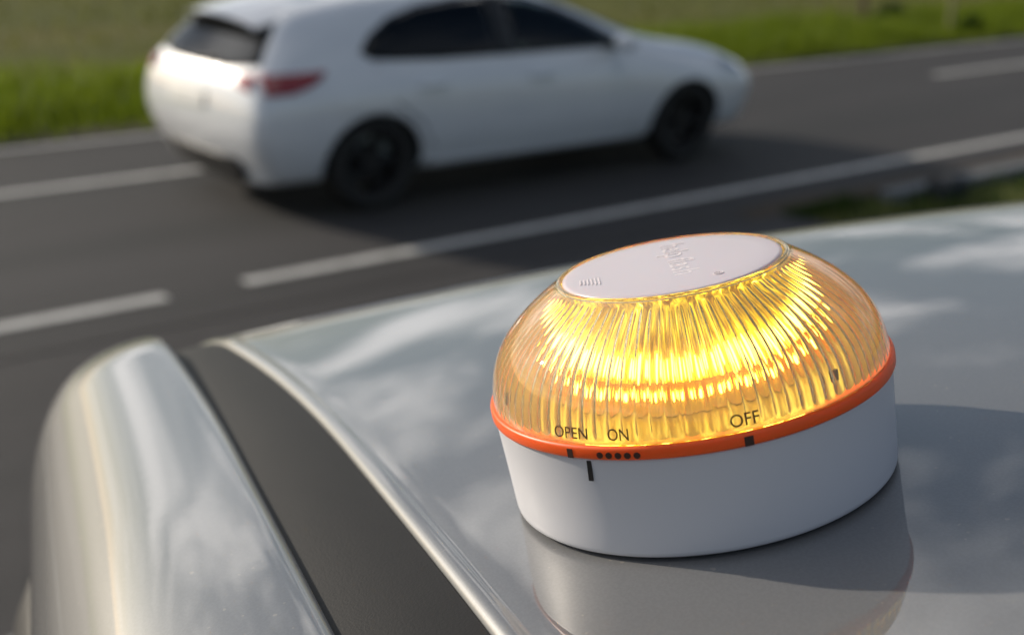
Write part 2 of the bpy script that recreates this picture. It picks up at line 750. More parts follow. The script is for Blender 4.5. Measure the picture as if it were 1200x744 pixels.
def rail_prof(sign):
    def f(s):
        sp = rail_shift(s) + max(s - 0.36, 0) * -0.02
        base = zr(s, -0.1008) + (0.16 * min(max(s - 0.10, 0), 0.2) ** 2 + 0.02 * min(max(s - 0.30, 0), 0.2))
        pts = []
        for t, dz in RAIL:
            w = min(max((-t - 0.103) / 0.055, 0.0), 1.0)
            pts.append((t + sp * (1 - w) - 0.0048 * w - 0.05 * max(s - 0.36, 0) * w, base + dz))
        return pts if sign < 0 else mir(pts)
    return f


def seal_prof(sign):
    P = [(-0.1650, -0.114), (-0.1700, -0.113), (-0.1770, -0.120), (-0.1850, -0.138), (-0.1895, -0.165), (-0.1900, -0.212)]

    def f(s):
        sp = -0.0012 - 0.05 * max(s - 0.36, 0)
        base = zr(s, -0.1008) + (0.16 * min(max(s - 0.10, 0), 0.2) ** 2 + 0.02 * min(max(s - 0.30, 0), 0.2))
        pts = [(t + sp, base + dz) for t, dz in P]
        return pts if sign < 0 else mir(pts)
    return f


def frame_prof(sign):
    P = [(-0.1902, -0.215), (-0.1906, -0.207), (-0.1920, -0.203), (-0.1960, -0.205), (-0.201, -0.212), (-0.206, -0.222), (-0.211, -0.236), (-0.213, -0.238)]

    def f(s):
        sp = -0.0012 - 0.05 * max(s - 0.36, 0)
        base = zr(s, -0.1008) + (0.16 * min(max(s - 0.10, 0), 0.2) ** 2 + 0.02 * min(max(s - 0.30, 0), 0.2))
        pts = [(t + sp, base + dz) for t, dz in P]
        return pts if sign < 0 else mir(pts)
    return f


BELT_T, BELT_Z = -0.42, -0.82


def sidewin_prof(sign):
    def f(s):
        sp = -0.0012 - 0.05 * max(s - 0.36, 0)
        base = zr(s, -0.1008) + (0.16 * min(max(s - 0.10, 0), 0.2) ** 2 + 0.02 * min(max(s - 0.30, 0), 0.2))
        t0, z0 = -0.212 + sp, base - 0.237
        zb = BELT_Z
        pts = []
        for k in range(9):
            u = k / 8
            zz_ = z0 + (min(zb, z0 - 0.004) - z0) * u
            tt = t0 + (BELT_T - t0) * (u ** 1.25)
            pts.append((tt, zz_))
        return pts if sign < 0 else mir(pts)
    return f


for sg in (-1, 1):
    fl = sg < 0
    hpart(sweep("roof_moulding", mould_prof(sg), -1.75, 0.42, 150, M_RUBBER, host, flip=fl))
    hpart(sweep("roof_rail", rail_prof(sg), -1.75, 1.40, 260, M_SILVER, host, flip=not fl))
    hpart(sweep("door_seal", seal_prof(sg), -1.75, 1.22, 90, M_BLACK, host, flip=not fl))
    hpart(sweep("door_frame", frame_prof(sg), -1.75, 1.18, 90, M_SILVER, host, flip=not fl))
    hpart(sweep("side_window", sidewin_prof(sg), -1.75, 1.14, 60, M_PRIVACY, host, flip=not fl))


def windscreen():
    V, NU, NV = [], 30, 33
    for i in range(NU):
        u = i / (NU - 1)
        for k in range(NV):
            f = k / (NV - 1)
            t = -0.099 + (2 * TC + 0.198) * f
            s0 = s_edge(t) + 0.123
            s = s0 + (1.40 - s0) * u
            sp = 0.0105 + max(s - 0.36, 0) * 0.05
            V.append(L(s, t + sp * (2 * f - 1), zr(s, t) - 0.004))
    return mesh_obj("windscreen", V, grid_faces(NU, NV), M_PRIVACY, host, True)


hpart(windscreen())


def rear_prof(s):
    u = (s + 1.75) / -0.22
    return [(-0.17 - 0.3 * u * 0.8 + (2 * TC + 0.34 + 0.48 * u) * k / 20, zr(-1.75, max(-0.1, min(2 * TC + 0.1, -0.17 + (2 * TC + 0.34) * k / 20))) - 0.01 - (0.62) * u) for k in range(21)]


hpart(sweep("rear_window", rear_prof, -1.751, -1.97, 14, M_PRIVACY, host))


# ---------- car body hulls (shared by the silver car's lower body and the white hatchback)
def hull_mesh(rings, zlow=0.19):
    """ring: (xl,xm,xb,xt,zb,zt,wl,wm,wb,wt). Returns evaluated mesh of the closed, subdivided hull"""
    V, F, idx = [], [], []
    allr = []
    for (xl, xm, xb, xt, zb, zt, wl, wm, wb, wt_) in rings:
        d = zt - zb
        half = [(xl, 0, zlow), (xl, wl * 0.9, zlow), (xl, wl, zlow + 0.10), (xm, wm, 0.56),
                ((xm + xb) / 2, wm * 0.985, zb - min(0.13, (zb - 0.5) * 0.5)), (xb, wb, zb),
                (xb + (xt - xb) * 0.82, wb + (wt_ + 0.03 - wb) * 0.85, zb + d * 0.84), (xt, wt_ * 0.8, zb + d * 0.975), (xt, 0, zt)]
        ring = []
        nh = len(half)
        for j in range(nh):
            ring.append(len(V))
            V.append(half[j])
        for j in range(nh - 2, 0, -1):
            ring.append(len(V))
            p = half[j]
            V.append((p[0], -p[1], p[2]))
        allr.append(ring)
    nr = len(allr[0])
    for a, b in zip(allr[:-1], allr[1:]):
        for j in range(nr):
            j2 = (j + 1) % nr
            F.append((a[j], a[j2], b[j2], b[j]))
    for ring, sgn in ((allr[0], -1), (allr[-1], 1)):
        nh = 9
        cen = {0: ring[0], 8: ring[8]}
        for j in range(1, 8):
            p = V[ring[j]]
            cen[j] = len(V)
            V.append((p[0] + sgn * 0.055, 0, p[2]))
        for j in range(0, 8):
            Lj, Lj2 = ring[j], ring[j + 1]
            Rj, Rj2 = ring[(nr - j) % nr], ring[(nr - j - 1) % nr]
            for q in ((cen[j], Lj, Lj2, cen[j + 1]), (cen[j], cen[j + 1], Rj2, Rj)):
                qq = []
                for x in q:
                    if x not in qq:
                        qq.append(x)
                if len(qq) >= 3:
                    F.append(tuple(qq))
    bm = bmesh.new()
    vs = [bm.verts.new(v) for v in V]
    for f in F:
        try:
            bm.faces.new([vs[i] for i in f])
        except ValueError:
            pass
    bmesh.ops.recalc_face_normals(bm, faces=bm.faces)
    return bm


def build_body(name, bm, axles, arch_r, mats, lvl=3, wheel_y=0.55):
    me = bpy.data.meshes.new(name)
    bm.to_mesh(me)
    bm.free()
    o = bpy.data.objects.new(name, me)
    COL.objects.link(o)
    md = o.modifiers.new("sub", 'SUBSURF')
    md.levels = md.render_levels = lvl
    cut = bmesh.new()
    for ax_, az_ in axles:
        for sg in (-1, 1):
            r = bmesh.ops.create_cone(cut, cap_ends=True, segments=48, radius1=arch_r, radius2=arch_r, depth=0.8,
                                      matrix=Matrix.Translation((ax_, sg * (wheel_y + 0.4), az_)) @ Matrix.Rotation(pi / 2, 4, 'X'))
    cme = bpy.data.meshes.new("cutter")
    cut.to_mesh(cme)
    cut.free()
    co = bpy.data.objects.new("cutter", cme)
    COL.objects.link(co)
    b = o.modifiers.new("bool", 'BOOLEAN')
    b.operation = 'DIFFERENCE'
    b.solver = 'EXACT'
    b.object = co
    dg = bpy.context.evaluated_depsgraph_get()
    ev = o.evaluated_get(dg)
    out = bpy.data.meshes.new_from_object(ev)
    bpy.data.objects.remove(o)
    bpy.data.objects.remove(co)
    bpy.data.meshes.remove(cme)
    out.materials.clear()
    for m in mats:
        out.materials.append(m)
    for p in out.polygons:
        p.use_smooth = True
        c = p.center
        p.material_index = 0
        for ax_, az_ in axles:
            d = sqrt((c.x - ax_) ** 2 + (c.z - az_) ** 2)
            if d < arch_r - 0.0004 + 0.003 and abs(c.y) > wheel_y - 0.03 and abs(c.y) < 0.95 and d < arch_r + 0.002:
                p.material_index = 1
                p.use_smooth = False
        if c.z < 0.23:
            p.material_index = 1
    o2 = bpy.data.objects.new(name, out)
    COL.objects.link(o2)
    return o2


def in_poly(x, y, poly):
    ins = False
    n = len(poly)
    for i in range(n):
        x1, y1 = poly[i]
        x2, y2 = poly[(i + 1) % n]
        if (y1 > y) != (y2 > y) and x < (x2 - x1) * (y - y1) / (y2 - y1) + x1:
            ins = not ins
    return ins


def patch_geo(poly, bvh, axis, off, rings=7, inner=0.0, dense=5, solid=0.0):
    """project a 2-D polygon on the body. axis: '-y','+y' (x,z), '-x','+x' (y,z)"""
    P = []
    n = len(poly)
    for i in range(n):
        a, b = poly[i], poly[(i + 1) % n]
        for k in range(dense):
            P.append((a[0] + (b[0] - a[0]) * k / dense, a[1] + (b[1] - a[1]) * k / dense))
    cx = sum(p[0] for p in P) / len(P)
    cy = sum(p[1] for p in P) / len(P)

    def cast(u, v):
        if axis[1] == 'y':
            sg = -1 if axis[0] == '-' else 1
            o, d = Vector((u, sg * 3, v)), Vector((0, -sg, 0))
        else:
            sg = -1 if axis[0] == '-' else 1
            o, d = Vector((sg * 6, u, v)), Vector((-sg, 0, 0))
        h = bvh.ray_cast(o, d)
        if h[0] is None:
            return None
        nn = h[1]
        if nn.dot(d) > 0:
            nn = -nn
        return h[0] + nn * off
    V, F = [], []
    m = len(P)
    scales = [1 - (1 - inner) * k / rings for k in range(rings + 1)]
    if inner == 0.0:
        scales = scales[:-1]
    last = None
    for s in scales:
        for p in P:
            q = cast(cx + (p[0] - cx) * s, cy + (p[1] - cy) * s)
            if q is None:
                q = V[-1] if V else Vector((0, 0, 0))
            V.append(q)
    for k in range(len(scales) - 1):
        for j in range(m):
            j2 = (j + 1) % m
            F.append((k * m + j, k * m + j2, (k + 1) * m + j2, (k + 1) * m + j))
    if inner == 0.0:
        c = cast(cx, cy)
        V.append(c)
        b = (len(scales) - 1) * m
        for j in range(m):
            F.append((b + j, b + (j + 1) % m, len(V) - 1))
    return V, F


def patch(name, polys, bvh, off, mat, parent, inner=0.0, thick=0.0):
    V, F = [], []
    for poly, axis in polys:
        v, f = patch_geo(poly, bvh, axis, off, inner=inner)
        b = len(V)
        V += v
        F += [tuple(i + b for i in q) for q in f]
    o = mesh_obj(name, V, F, mat, parent, True)
    if thick:
        md = o.modifiers.new("solid", 'SOLIDIFY')
        md.thickness = thick
        md.offset = 0
    return o


def wheel(parent, x, y, r, w, side, rim_mat):
    """wheel with a tyre and a spoked rim; side = +1 outer face towards +y"""
    we = bpy.data.objects.new("wheel", None)
    COL.objects.link(we)
    we.parent = parent
    we.location = (x, y, r)
    we.empty_display_size = 0.1
    prof = [(r * 0.68, -w * 0.42), (r * 0.74, -w * 0.5), (r * 0.90, -w * 0.5), (r * 0.975, -w * 0.42), (r, -w * 0.3), (r, w * 0.3),
            (r * 0.975, w * 0.42), (r * 0.90, w * 0.5), (r * 0.74, w * 0.5), (r * 0.68, w * 0.42)]
    V, F = lathe(prof, 64, True)
    rot = Matrix.Rotation(-pi / 2 * side, 4, 'X')
    t = mesh_obj("tyre", [rot @ Vector(v) for v in V], F, M_TYRE, we, True)
    # rim: barrel, hub and five split spokes
    bm = bmesh.new()
    pr = [(r * 0.69, -w * 0.4), (r * 0.69, w * 0.40), (r * 0.64, w * 0.40), (r * 0.62, w * 0.30), (r * 0.60, -w * 0.38)]
    V, F = lathe(pr, 48, True)
    vs = [bm.verts.new(v) for v in V]
    for f in F:
        bm.faces.new([vs[i] for i in f])
    V, F = lathe([(0, w * 0.30), (r * 0.13, w * 0.30), (r * 0.17, w * 0.24), (r * 0.17, w * 0.02), (0, w * 0.02)], 32)
    vs = [bm.verts.new(v) for v in V]
    for f in F:
        bm.faces.new([vs[i] for i in f])
    for k in range(5):
        for da in (-0.17, 0.17):
            a = 2 * pi * k / 5 + da
            mid = r * 0.39
            bm_box(bm, (mid * cos(a), mid * sin(a), w * 0.22), (r * 0.52, r * 0.085, w * 0.14), Matrix.Rotation(a, 3, 'Z'), 0.006)
    V, F = lathe([(0, -w * 0.1), (r * 0.40, -w * 0.1), (r * 0.40, -w * 0.16), (0, -w * 0.16)], 32)
    vs = [bm.verts.new(v) for v in V]
    for f in F:
        bm.faces.new([vs[i] for i in f])
    for v in bm.verts:
        v.co = rot @ v.co
    bm_obj("rim", bm, rim_mat, we)
    return we


# ---------- silver car lower body
def hrings(scale):
    R = []
    # host coordinates: x = s, belt at GZ-relative height ~1.0
    for (x, zb, zt, wl, wm, wb, wt_) in [(-2.10, 0.86, 0.92, 0.66, 0.72, 0.66, 0.50), (-1.95, 0.97, 1.0, 0.80, 0.86, 0.80, 0.60),
                                         (-1.5, 0.99, 1.01, 0.84, 0.89, 0.84, 0.66), (-0.6, 0.985, 1.0, 0.85, 0.90, 0.845, 0.66),
                                         (0.4, 0.98, 1.0, 0.85, 0.90, 0.84, 0.66), (1.05, 0.95, 0.98, 0.85, 0.89, 0.82, 0.66),
                                         (1.40, 0.86, 0.92, 0.84, 0.88, 0.76, 0.60), (1.82, 0.70, 0.755, 0.82, 0.87, 0.70, 0.50),
                                         (2.08, 0.58, 0.63, 0.72, 0.78, 0.60, 0.42), (2.20, 0.48, 0.53, 0.58, 0.62, 0.46, 0.3)]:
        R.append((x, x, x, x, zb, zt, wl, wm, wb, wt_))
    return R


bm = hull_mesh(hrings(1))
hb = build_body("body", bm, [(-1.22, 0.32), (1.42, 0.30)], 0.345, [M_SILVER, M_DARK], 2)
hb.parent = host
for x in (-1.22, 1.42):
    wheel(host, x, 0.76, 0.315, 0.205, 1, M_RIM)
    wheel(host, x, -0.76, 0.315, 0.205, -1, M_RIM)

# ------------------------------------------------------------------ white hatchback on the road
CAR_AL, CAR_AC = 4.11, 7.59
car_m = ROT_ROAD.copy()
car_m = car_m @ Matrix.Diagonal((1, 1, 0.905, 1))
car_m.translation = road_pt(CAR_AL, CAR_AC, 0.004)
car = empty("hatchback", car_m, "white five-door hatchback driving along the road behind the beacon", "car")
RINGS = [
    # xl,   xm,    xb,    xt,   zb,   zt,    wl,   wm,   wb,   wt
    (-0.68, -0.82, -0.74, -0.44, 0.965, 1.330, 0.76, 0.83, 0.73, 0.50),
    (-0.62, -0.76, -0.67, -0.33, 0.970, 1.370, 0.80, 0.885, 0.79, 0.55),
    (-0.36, -0.38, -0.34, -0.05, 0.980, 1.425, 0.84, 0.905, 0.83, 0.575),
    (0.10, 0.10, 0.10, 0.30, 0.975, 1.462, 0.85, 0.915, 0.85, 0.60),
    (0.80, 0.80, 0.80, 0.85, 0.965, 1.480, 0.85, 0.905, 0.85, 0.61),
    (1.50, 1.50, 1.50, 1.30, 0.955, 1.452, 0.85, 0.905, 0.84, 0.60),
    (2.05, 2.05, 2.05, 1.66, 0.950, 1.370, 0.85, 0.905, 0.83, 0.59),
    (2.48, 2.48, 2.46, 2.36, 0.940, 1.015, 0.85, 0.910, 0.79, 0.62),
    (2.90, 2.90, 2.88, 2.84, 0.880, 0.950, 0.84, 0.905, 0.74, 0.54),
    (3.30, 3.34, 3.28, 3.22, 0.815, 0.880, 0.82, 0.880, 0.71, 0.50),
    (3.52, 3.60, 3.50, 3.44, 0.715, 0.780, 0.70, 0.765, 0.60, 0.42),
]
bm = hull_mesh(RINGS)
AX = [(0.0, 0.325), (2.70, 0.325)]
body = build_body("body", bm, AX, 0.350, [M_WHITE, M_DARK], 3)
body.parent = car
bmb = bmesh.new()
bmb.from_mesh(body.data)
bmb.faces.ensure_lookup_table()
BV = BVHTree.FromBMesh(bmb)

REAR_WIN = [(0.02, 1.035), (-0.03, 1.075), (0.05, 1.16), (0.22, 1.26), (0.45, 1.33), (0.75, 1.365), (1.02, 1.375), (1.02, 1.0), (0.6, 1.005), (0.2, 1.012)]
FRONT_WIN = [(1.10, 1.0), (1.10, 1.375), (1.32, 1.355), (1.55, 1.285), (1.80, 1.165), (2.02, 1.045), (2.10, 0.995), (1.9, 0.99)]
DLO = [(0.02, 1.02), (-0.05, 1.075), (0.04, 1.175), (0.21, 1.28), (0.45, 1.348), (0.75, 1.385), (1.1, 1.393), (1.34, 1.372), (1.57, 1.30), (1.83, 1.175), (2.06, 1.045), (2.16, 0.985), (1.9, 0.978), (1.2, 0.985), (0.5, 0.993)]
BACK_WIN = [(-0.69, 1.02), (-0.56, 1.235), (-0.42, 1.27), (0.0, 1.285), (0.42, 1.27), (0.56, 1.235), (0.69, 1.02), (0.35, 0.985), (-0.35, 0.985)]
WIND = [(-0.66, 1.045), (-0.58, 1.32), (-0.45, 1.365), (0.0, 1.375), (0.45, 1.365), (0.58, 1.32), (0.66, 1.045), (0.0, 1.03)]


def shrink(poly, k=0.93):
    cx = sum(p[0] for p in poly) / len(poly)
    cy = sum(p[1] for p in poly) / len(poly)
    return [(cx + (p[0] - cx) * k, cy + (p[1] - cy) * k) for p in poly]


for sg in ('-y', '+y'):
    patch("window_frame", [(DLO, sg)], BV, 0.004, M_BLACK, car, inner=0.90, thick=0.004)
    patch("side_window", [(REAR_WIN, sg)], BV, 0.006, M_PRIVACY, car, thick=0.003)
    patch("side_window", [(FRONT_WIN, sg)], BV, 0.006, M_GLASS, car, thick=0.003)
    # B pillar cover
    patch("pillar_trim", [([(1.0, 0.99), (1.0, 1.385), (1.12, 1.388), (1.12, 0.99)], sg)], BV, 0.009, M_BLACK, car, thick=0.004)
    y = -1 if sg == '-y' else 1
    patch("tail_light", [([(-0.70, 0.965), (-0.31, 0.975), (-0.33, 0.940), (-0.43, 0.885), (-0.55, 0.850), (-0.71, 0.845)], sg),
                         ([(y * 0.72, 0.965), (y * 0.56, 0.955), (y * 0.58, 0.89), (y * 0.72, 0.86)], '-x')], BV, 0.010, M_RED, car, thick=0.006)
    patch("headlight", [([(3.04, 0.83), (3.36, 0.76), (3.46, 0.69), (3.22, 0.69), (3.06, 0.75)], sg),
                        ([(y * 0.34, 0.66), (y * 0.62, 0.76), (y * 0.62, 0.67), (y * 0.36, 0.61)], '+x')], BV, 0.010, M_HEAD, car, thick=0.006)
    for hx in (0.42, 1.30):
        bmh = bmesh.new()
        hp = BV.ray_cast(Vector((hx, y * 3, 0.83)), Vector((0, -y, 0)))[0]
        bm_box(bmh, (hx, hp.y + y * 0.018, 0.83), (0.20, 0.024, 0.030), None, 0.010)
        bm_box(bmh, (hx - 0.08, hp.y + y * 0.003, 0.83), (0.025, 0.03, 0.024), None, 0.004)
        bm_box(bmh, (hx + 0.08, hp.y + y * 0.003, 0.83), (0.025, 0.03, 0.024), None, 0.004)
        bm_obj("door_handle", bmh, M_WHITE, car, True)
    # shut lines of the doors and the fuel flap
    seams = [[(1.04, 0.30), (1.04, 0.985), (1.050, 0.985), (1.050, 0.30)],
             [(2.13, 0.34), (2.10, 0.70), (2.17, 0.965), (2.18, 0.965), (2.11, 0.70), (2.14, 0.34)],
             [(0.43, 0.40), (0.33, 0.58), (0.16, 0.72), (0.04, 0.98), (0.05, 0.98), (0.17, 0.725), (0.34, 0.585), (0.44, 0.40)]]
    if y < 0:
        patch("fuel_flap", [([(-0.25, 0.69), (-0.25, 0.80), (-0.13, 0.80), (-0.13, 0.69)], sg)], BV, 0.003, M_WHITE, car, thick=0.004)
    for q_, sm in enumerate(seams):
        VV, FF = [], []
        n2 = len(sm) // 2
        for q in range(n2):
            for p in (sm[q], sm[len(sm) - 1 - q]):
                h_ = BV.ray_cast(Vector((p[0], y * 3, p[1])), Vector((0, -y, 0)))[0]
                VV.append((h_.x, h_.y + y * 0.004, h_.z))
        for q in range(n2 - 1):
            FF.append((2 * q, 2 * q + 1, 2 * q + 3, 2 * q + 2))
        mesh_obj("door_seam", VV, FF, M_DARK, car)
    # wing mirror: shell on a stalk
    bmm = bmesh.new()
    bmesh.ops.create_uvsphere(bmm, u_segments=20, v_segments=12, radius=1.0)
    for v in bmm.verts:
        v.co = Vector((v.co.x * (0.075 if v.co.x > 0 else 0.045) + 1.93, v.co.y * 0.105 + y * 1.00, v.co.z * 0.065 + 1.03))
    mirror = bm_obj("wing_mirror", bmm, M_WHITE, car, True)
    bms = bmesh.new()
    bm_box(bms, (1.95, y * 0.88, 0.985), (0.07, 0.14, 0.03), None, 0.008)
    bm_obj("mirror_stalk", bms, M_BLACK, mirror)
    # sill trim, lighter crease under the doors
    patch("sill_trim", [([(0.42, 0.255), (2.28, 0.245), (2.28, 0.285), (0.42, 0.30)], sg)], BV, 0.010, M_WHITE, car, thick=0.012)
patch("rear_window", [(BACK_WIN, '-x')], BV, 0.006, M_PRIVACY, car, thick=0.003)
patch("windscreen", [(WIND, '+x')], BV, 0.006, M_GLASS, car, thick=0.003)
patch("bumper_trim", [([(-0.56, 0.30), (-0.50, 0.40), (0.50, 0.40), (0.56, 0.30), (0.48, 0.24), (-0.48, 0.24)], '-x')], BV, 0.010, M_BLACK, car, thick=0.012)
patch("number_plate", [([(-0.26, 0.70), (-0.26, 0.81), (0.26, 0.81), (0.26, 0.70)], '-x')], BV, 0.005, M_PLATE, car, thick=0.004)
patch("grille", [([(-0.45, 0.36), (-0.42, 0.56), (0.42, 0.56), (0.45, 0.36)], '+x')], BV, 0.008, M_BLACK, car, thick=0.008)
# roof spoiler over the rear window
bms = bmesh.new()
V, F = [], []
for i, (x, z, t_) in enumerate([(-0.66, 1.305, 0.010), (-0.56, 1.330, 0.020), (-0.30, 1.388, 0.028), (-0.10, 1.428, 0.012)]):
    for k in range(13):
        yy = -0.53 + 1.06 * k / 12
        zz2 = z - 0.045 * (yy / 0.53) ** 2 - 0.02 * abs(yy / 0.53) ** 6
        V.append((x + 0.05 * (yy / 0.53) ** 2, yy, zz2 + 0.004))
for i, (x, z, t_) in enumerate([(-0.10, 1.428, 0.012), (-0.30, 1.388, 0.05), (-0.56, 1.330, 0.03), (-0.66, 1.305, 0.010)]):
    for k in range(13):
        yy = -0.53 + 1.06 * k / 12
        zz2 = z - 0.045 * (yy / 0.53) ** 2 - 0.02 * abs(yy / 0.53) ** 6
        V.append((x + 0.05 * (yy / 0.53) ** 2, yy, zz2 - t_))
mesh_obj("roof_spoiler", V, grid_faces(8, 13), M_WHITE, car, True)
# rear wiper
bmw = bmesh.new()
bm_box(bmw, (-0.735, -0.10, 1.01), (0.02, 0.36, 0.018), Matrix.Rotation(radians(-6), 3, 'X'), 0.004)
bm_obj("rear_wiper", bmw, M_BLACK, car)

# open the body behind the glass, and give it a cabin with its light put into the colour
shr = [shrink(DLO, 0.95)]
sb, sw = shrink(BACK_WIN, 0.95), shrink(WIND, 0.95)
kill = []
for f in bmb.faces:
    c = f.calc_center_median()
    nn = f.normal
    if c.z < 0.97:
        continue
    if abs(nn.y) > 0.55 and in_poly(c.x, c.z, shr[0]) and not (1.03 < c.x < 1.09):
        kill.append(f)
    elif nn.x < -0.3 and c.x < 0.0 and in_poly(c.y, c.z, sb):
        kill.append(f)
    elif nn.x > 0.2 and c.x > 1.4 and in_poly(c.y, c.z, sw):
        kill.append(f)
bmesh.ops.delete(bmb, geom=kill, context='FACES')
bmb.to_mesh(body.data)
bmb.free()
# cabin lining just inside the body, up to the belt
bml = bmesh.new()
bm_box(bml, (0.9, 0, 0.62), (2.7, 1.50, 0.55), None, 0.05)
bm_obj("cabin_floor", bml, M_CABIN, car)
V, F = [], []
for i in range(12):
    x = -0.25 + 1.85 * i / 11
    for k in range(11):
        yy = -0.5 + 1.0 * k / 10
        h = BV.ray_cast(Vector((x, yy, 3)), Vector((0, 0, -1)))[0]
        V.append((x, yy, h.z - 0.03))
mesh_obj("headlining", V, grid_faces(12, 11), simple("headlining_grey", (0.16, 0.16, 0.16), 0.9), car, True)
for sx, sy in ((1.25, -0.37), (1.25, 0.37), (0.42, -0.38), (0.42, 0.38)):
    bms = bmesh.new()
    rot = Matrix.Rotation(radians(-14), 3, 'Y')
    bm_box(bms, (sx, sy, 0.98), (0.16, 0.46, 0.40), rot, 0.06)
    bm_box(bms, (sx - 0.06, sy, 1.24), (0.10, 0.25, 0.15), rot, 0.04)
    bm_obj("seat", bms, M_DARK, car, True)
for x, _z in AX:
    for sg in (1, -1):
        w_ = wheel(car, x, sg * 0.775, 0.298, 0.205, sg, M_RIM)
        w_.scale = (1, 1, 1 / 0.905)
        w_.location.z = 0.298 / 0.905

# ------------------------------------------------------------------ fence posts and shrubs beyond the road
def post(al, ac, h, r, mat, label, lean=0.02):
    bm = bmesh.new()
    n = 12
    rings = []
    for k in range(9):
        z = h * k / 8
        rr = r * (1.0 - 0.12 * k / 8) * (1 + 0.06 * sin(k * 2.3))
        rings.append([bm.verts.new((rr * cos(2 * pi * j / n) + lean * z, rr * sin(2 * pi * j / n) * (1 + 0.05 * sin(3 * j)), z)) for j in range(n)])
    for a, b in zip(rings[:-1], rings[1:]):
        for j in range(n):
            bm.faces.new((a[j], a[(j + 1) % n], b[(j + 1) % n], b[j]))
    top = bm.verts.new((lean * h, 0, h + r * 0.25))
    for j in range(n):
        bm.faces.new((rings[-1][j], rings[-1][(j + 1) % n], top))
    o = bm_obj("fence_post", bm, mat, None, True)
    m = ROT_ROAD.copy()
    m.translation = road_pt(al, ac, -0.04)
    o.matrix_world = m
    o["label"] = label
    o["category"] = "post"
    o["group"] = "posts in the field beyond the road"
    return o


post(16.64, 12.75, 1.15, 0.055, M_WOOD, "dark brown wooden post standing in the field beyond the road")
post(16.66, 11.2, 1.05, 0.04, M_POST, "pale thin post beside a dark shrub at the edge of the road", -0.015)


def shrub(al, ac, r, h, label, mat, n=900):
    V, F = [], []
    for k in range(n):
        a, q = random.uniform(0, 2 * pi), sqrt(random.random())
        x, y = r * q * cos(a), r * q * sin(a) * 0.8
        top = h * (1 - q * q * 0.75) * random.uniform(0.35, 1.1)
        d = Vector((x + random.uniform(-1, 1) * r * 0.4, y + random.uniform(-1, 1) * r * 0.4, top))
        base = Vector((x * 0.6, y * 0.6, 0)) if random.random() < 0.5 else d * 0.55
        side = Vector((random.uniform(-1, 1), random.uniform(-1, 1), random.uniform(-0.4, 0.4))).normalized() * random.uniform(0.010, 0.022)
        m = (base + d) * 0.5
        b = len(V)
        V += [base, m + side, d, m - side]
        F.append((b, b + 1, b + 2, b + 3))
    o = mesh_obj("shrub", V, F, mat)
    m = ROT_ROAD.copy()
    m.translation = road_pt(al, ac, -0.03)
    o.matrix_world = m
    o["label"] = label
    o["category"] = "shrub"
    o["group"] = "low shrubs on the far verge"
    return o


shrub(17.3, 12.7, 0.34, 0.34, "low dark green shrub in the grass right of the brown post", M_GRASS3)
shrub(16.5, 10.75, 0.22, 0.36, "small dark shrub at the foot of the pale thin post", M_GRASS3, 700)

# dark drain block set at the kerb
bm = bmesh.new()
bm_box(bm, (0, 0, 0.065), (0.24, 0.18, 0.13), None, 0.02)
bm_box(bm, (0, 0.0, 0.138), (0.17, 0.12, 0.02), None, 0.006)
for k in range(4):
    bm_box(bm, (-0.075 + 0.05 * k, -0.094, 0.065), (0.022, 0.014, 0.08), None, 0.004)
o = bm_obj("drain_block", bm, simple("dark_cast_block", (0.022, 0.026, 0.032), 0.7))
m = ROT_ROAD.copy()
m.translation = road_pt(7.50, 4.92, -0.03)
o.matrix_world = m
o["label"] = "small dark drain block against the kerb just past the silver roof"
o["category"] = "drain"

# ------------------------------------------------------------------ the beacon
LX = Vector((0.98127025, 0.01328608, 0.19217747))
LY = Vector((-0.00264883, 0.99845503, -0.05550253))
LN = Vector((-0.19261797, 0.05395393, 0.97978941))
LAMP = Matrix((LX, LY, LN)).transposed().to_4x4()
LAMP.translation = B0 + LN * 0.0004
beacon = empty("warning_beacon", LAMP, "lit amber emergency beacon with a white base standing on the silver car roof", "warning light")
MM = 0.001
ZR = 24.7                                                # underside of the orange ring above the roof, mm


def lobj(name, prof, mat, seg=160, closed=False, parent=beacon):
    V, F = lathe([(r * MM, z * MM) for r, z in prof], seg, closed)
    o = mesh_obj(name, V, F, mat, parent, True)
    return o


# materials of the lamp
mb = NT("white_base_plastic")
_f = mb.noise(700.0, 3, 0.6)
mb.set(Base_Color=(0.64, 0.64, 0.68), Roughness=0.42, Specular_IOR_Level=0.45, Subsurface_Weight=0.15, Subsurface_Radius=(0.004, 0.004, 0.004), Subsurface_Scale=1.0)
mb.bump(_f, 0.05, 0.0004)
M_BASE = mb.m
mr = NT("orange_ring_plastic")
mr.set(Base_Color=(0.96, 0.115, 0.008), Roughness=0.42, Subsurface_Weight=0.3, Subsurface_Radius=(0.006, 0.002, 0.0005), Subsurface_Scale=1.0)
M_RING = mr.m
ma = NT("amber_clear_plastic")
ma.set(Base_Color=(1.0, 0.89, 0.64), Roughness=0.01, Transmission_Weight=0.89, IOR=1.46)
M_AMBER = ma.m
mcap = NT("frosted_cap_plastic")
mcap.set(Base_Color=(0.58, 0.53, 0.57), Roughness=0.26, Subsurface_Weight=0.2, Subsurface_Radius=(0.005, 0.003, 0.002), Subsurface_Scale=1.0)
M_CAP = mcap.m
M_CAPTEXT = simple("cap_relief_highlight", (0.74, 0.66, 0.67), 0.3)  # cap plastic made paler: light on the relief put into the colour
M_INK = simple("dark_brown_ink", (0.050, 0.018, 0.010), 0.5)
M_BLACKINK = simple("black_index_ink", (0.012, 0.010, 0.010), 0.45)


def emit(name, col, s):
    m = NT(name)
    m.set(Base_Color=(0.9, 0.7, 0.3), Emission_Color=col, Emission_Strength=s)
    return m.m


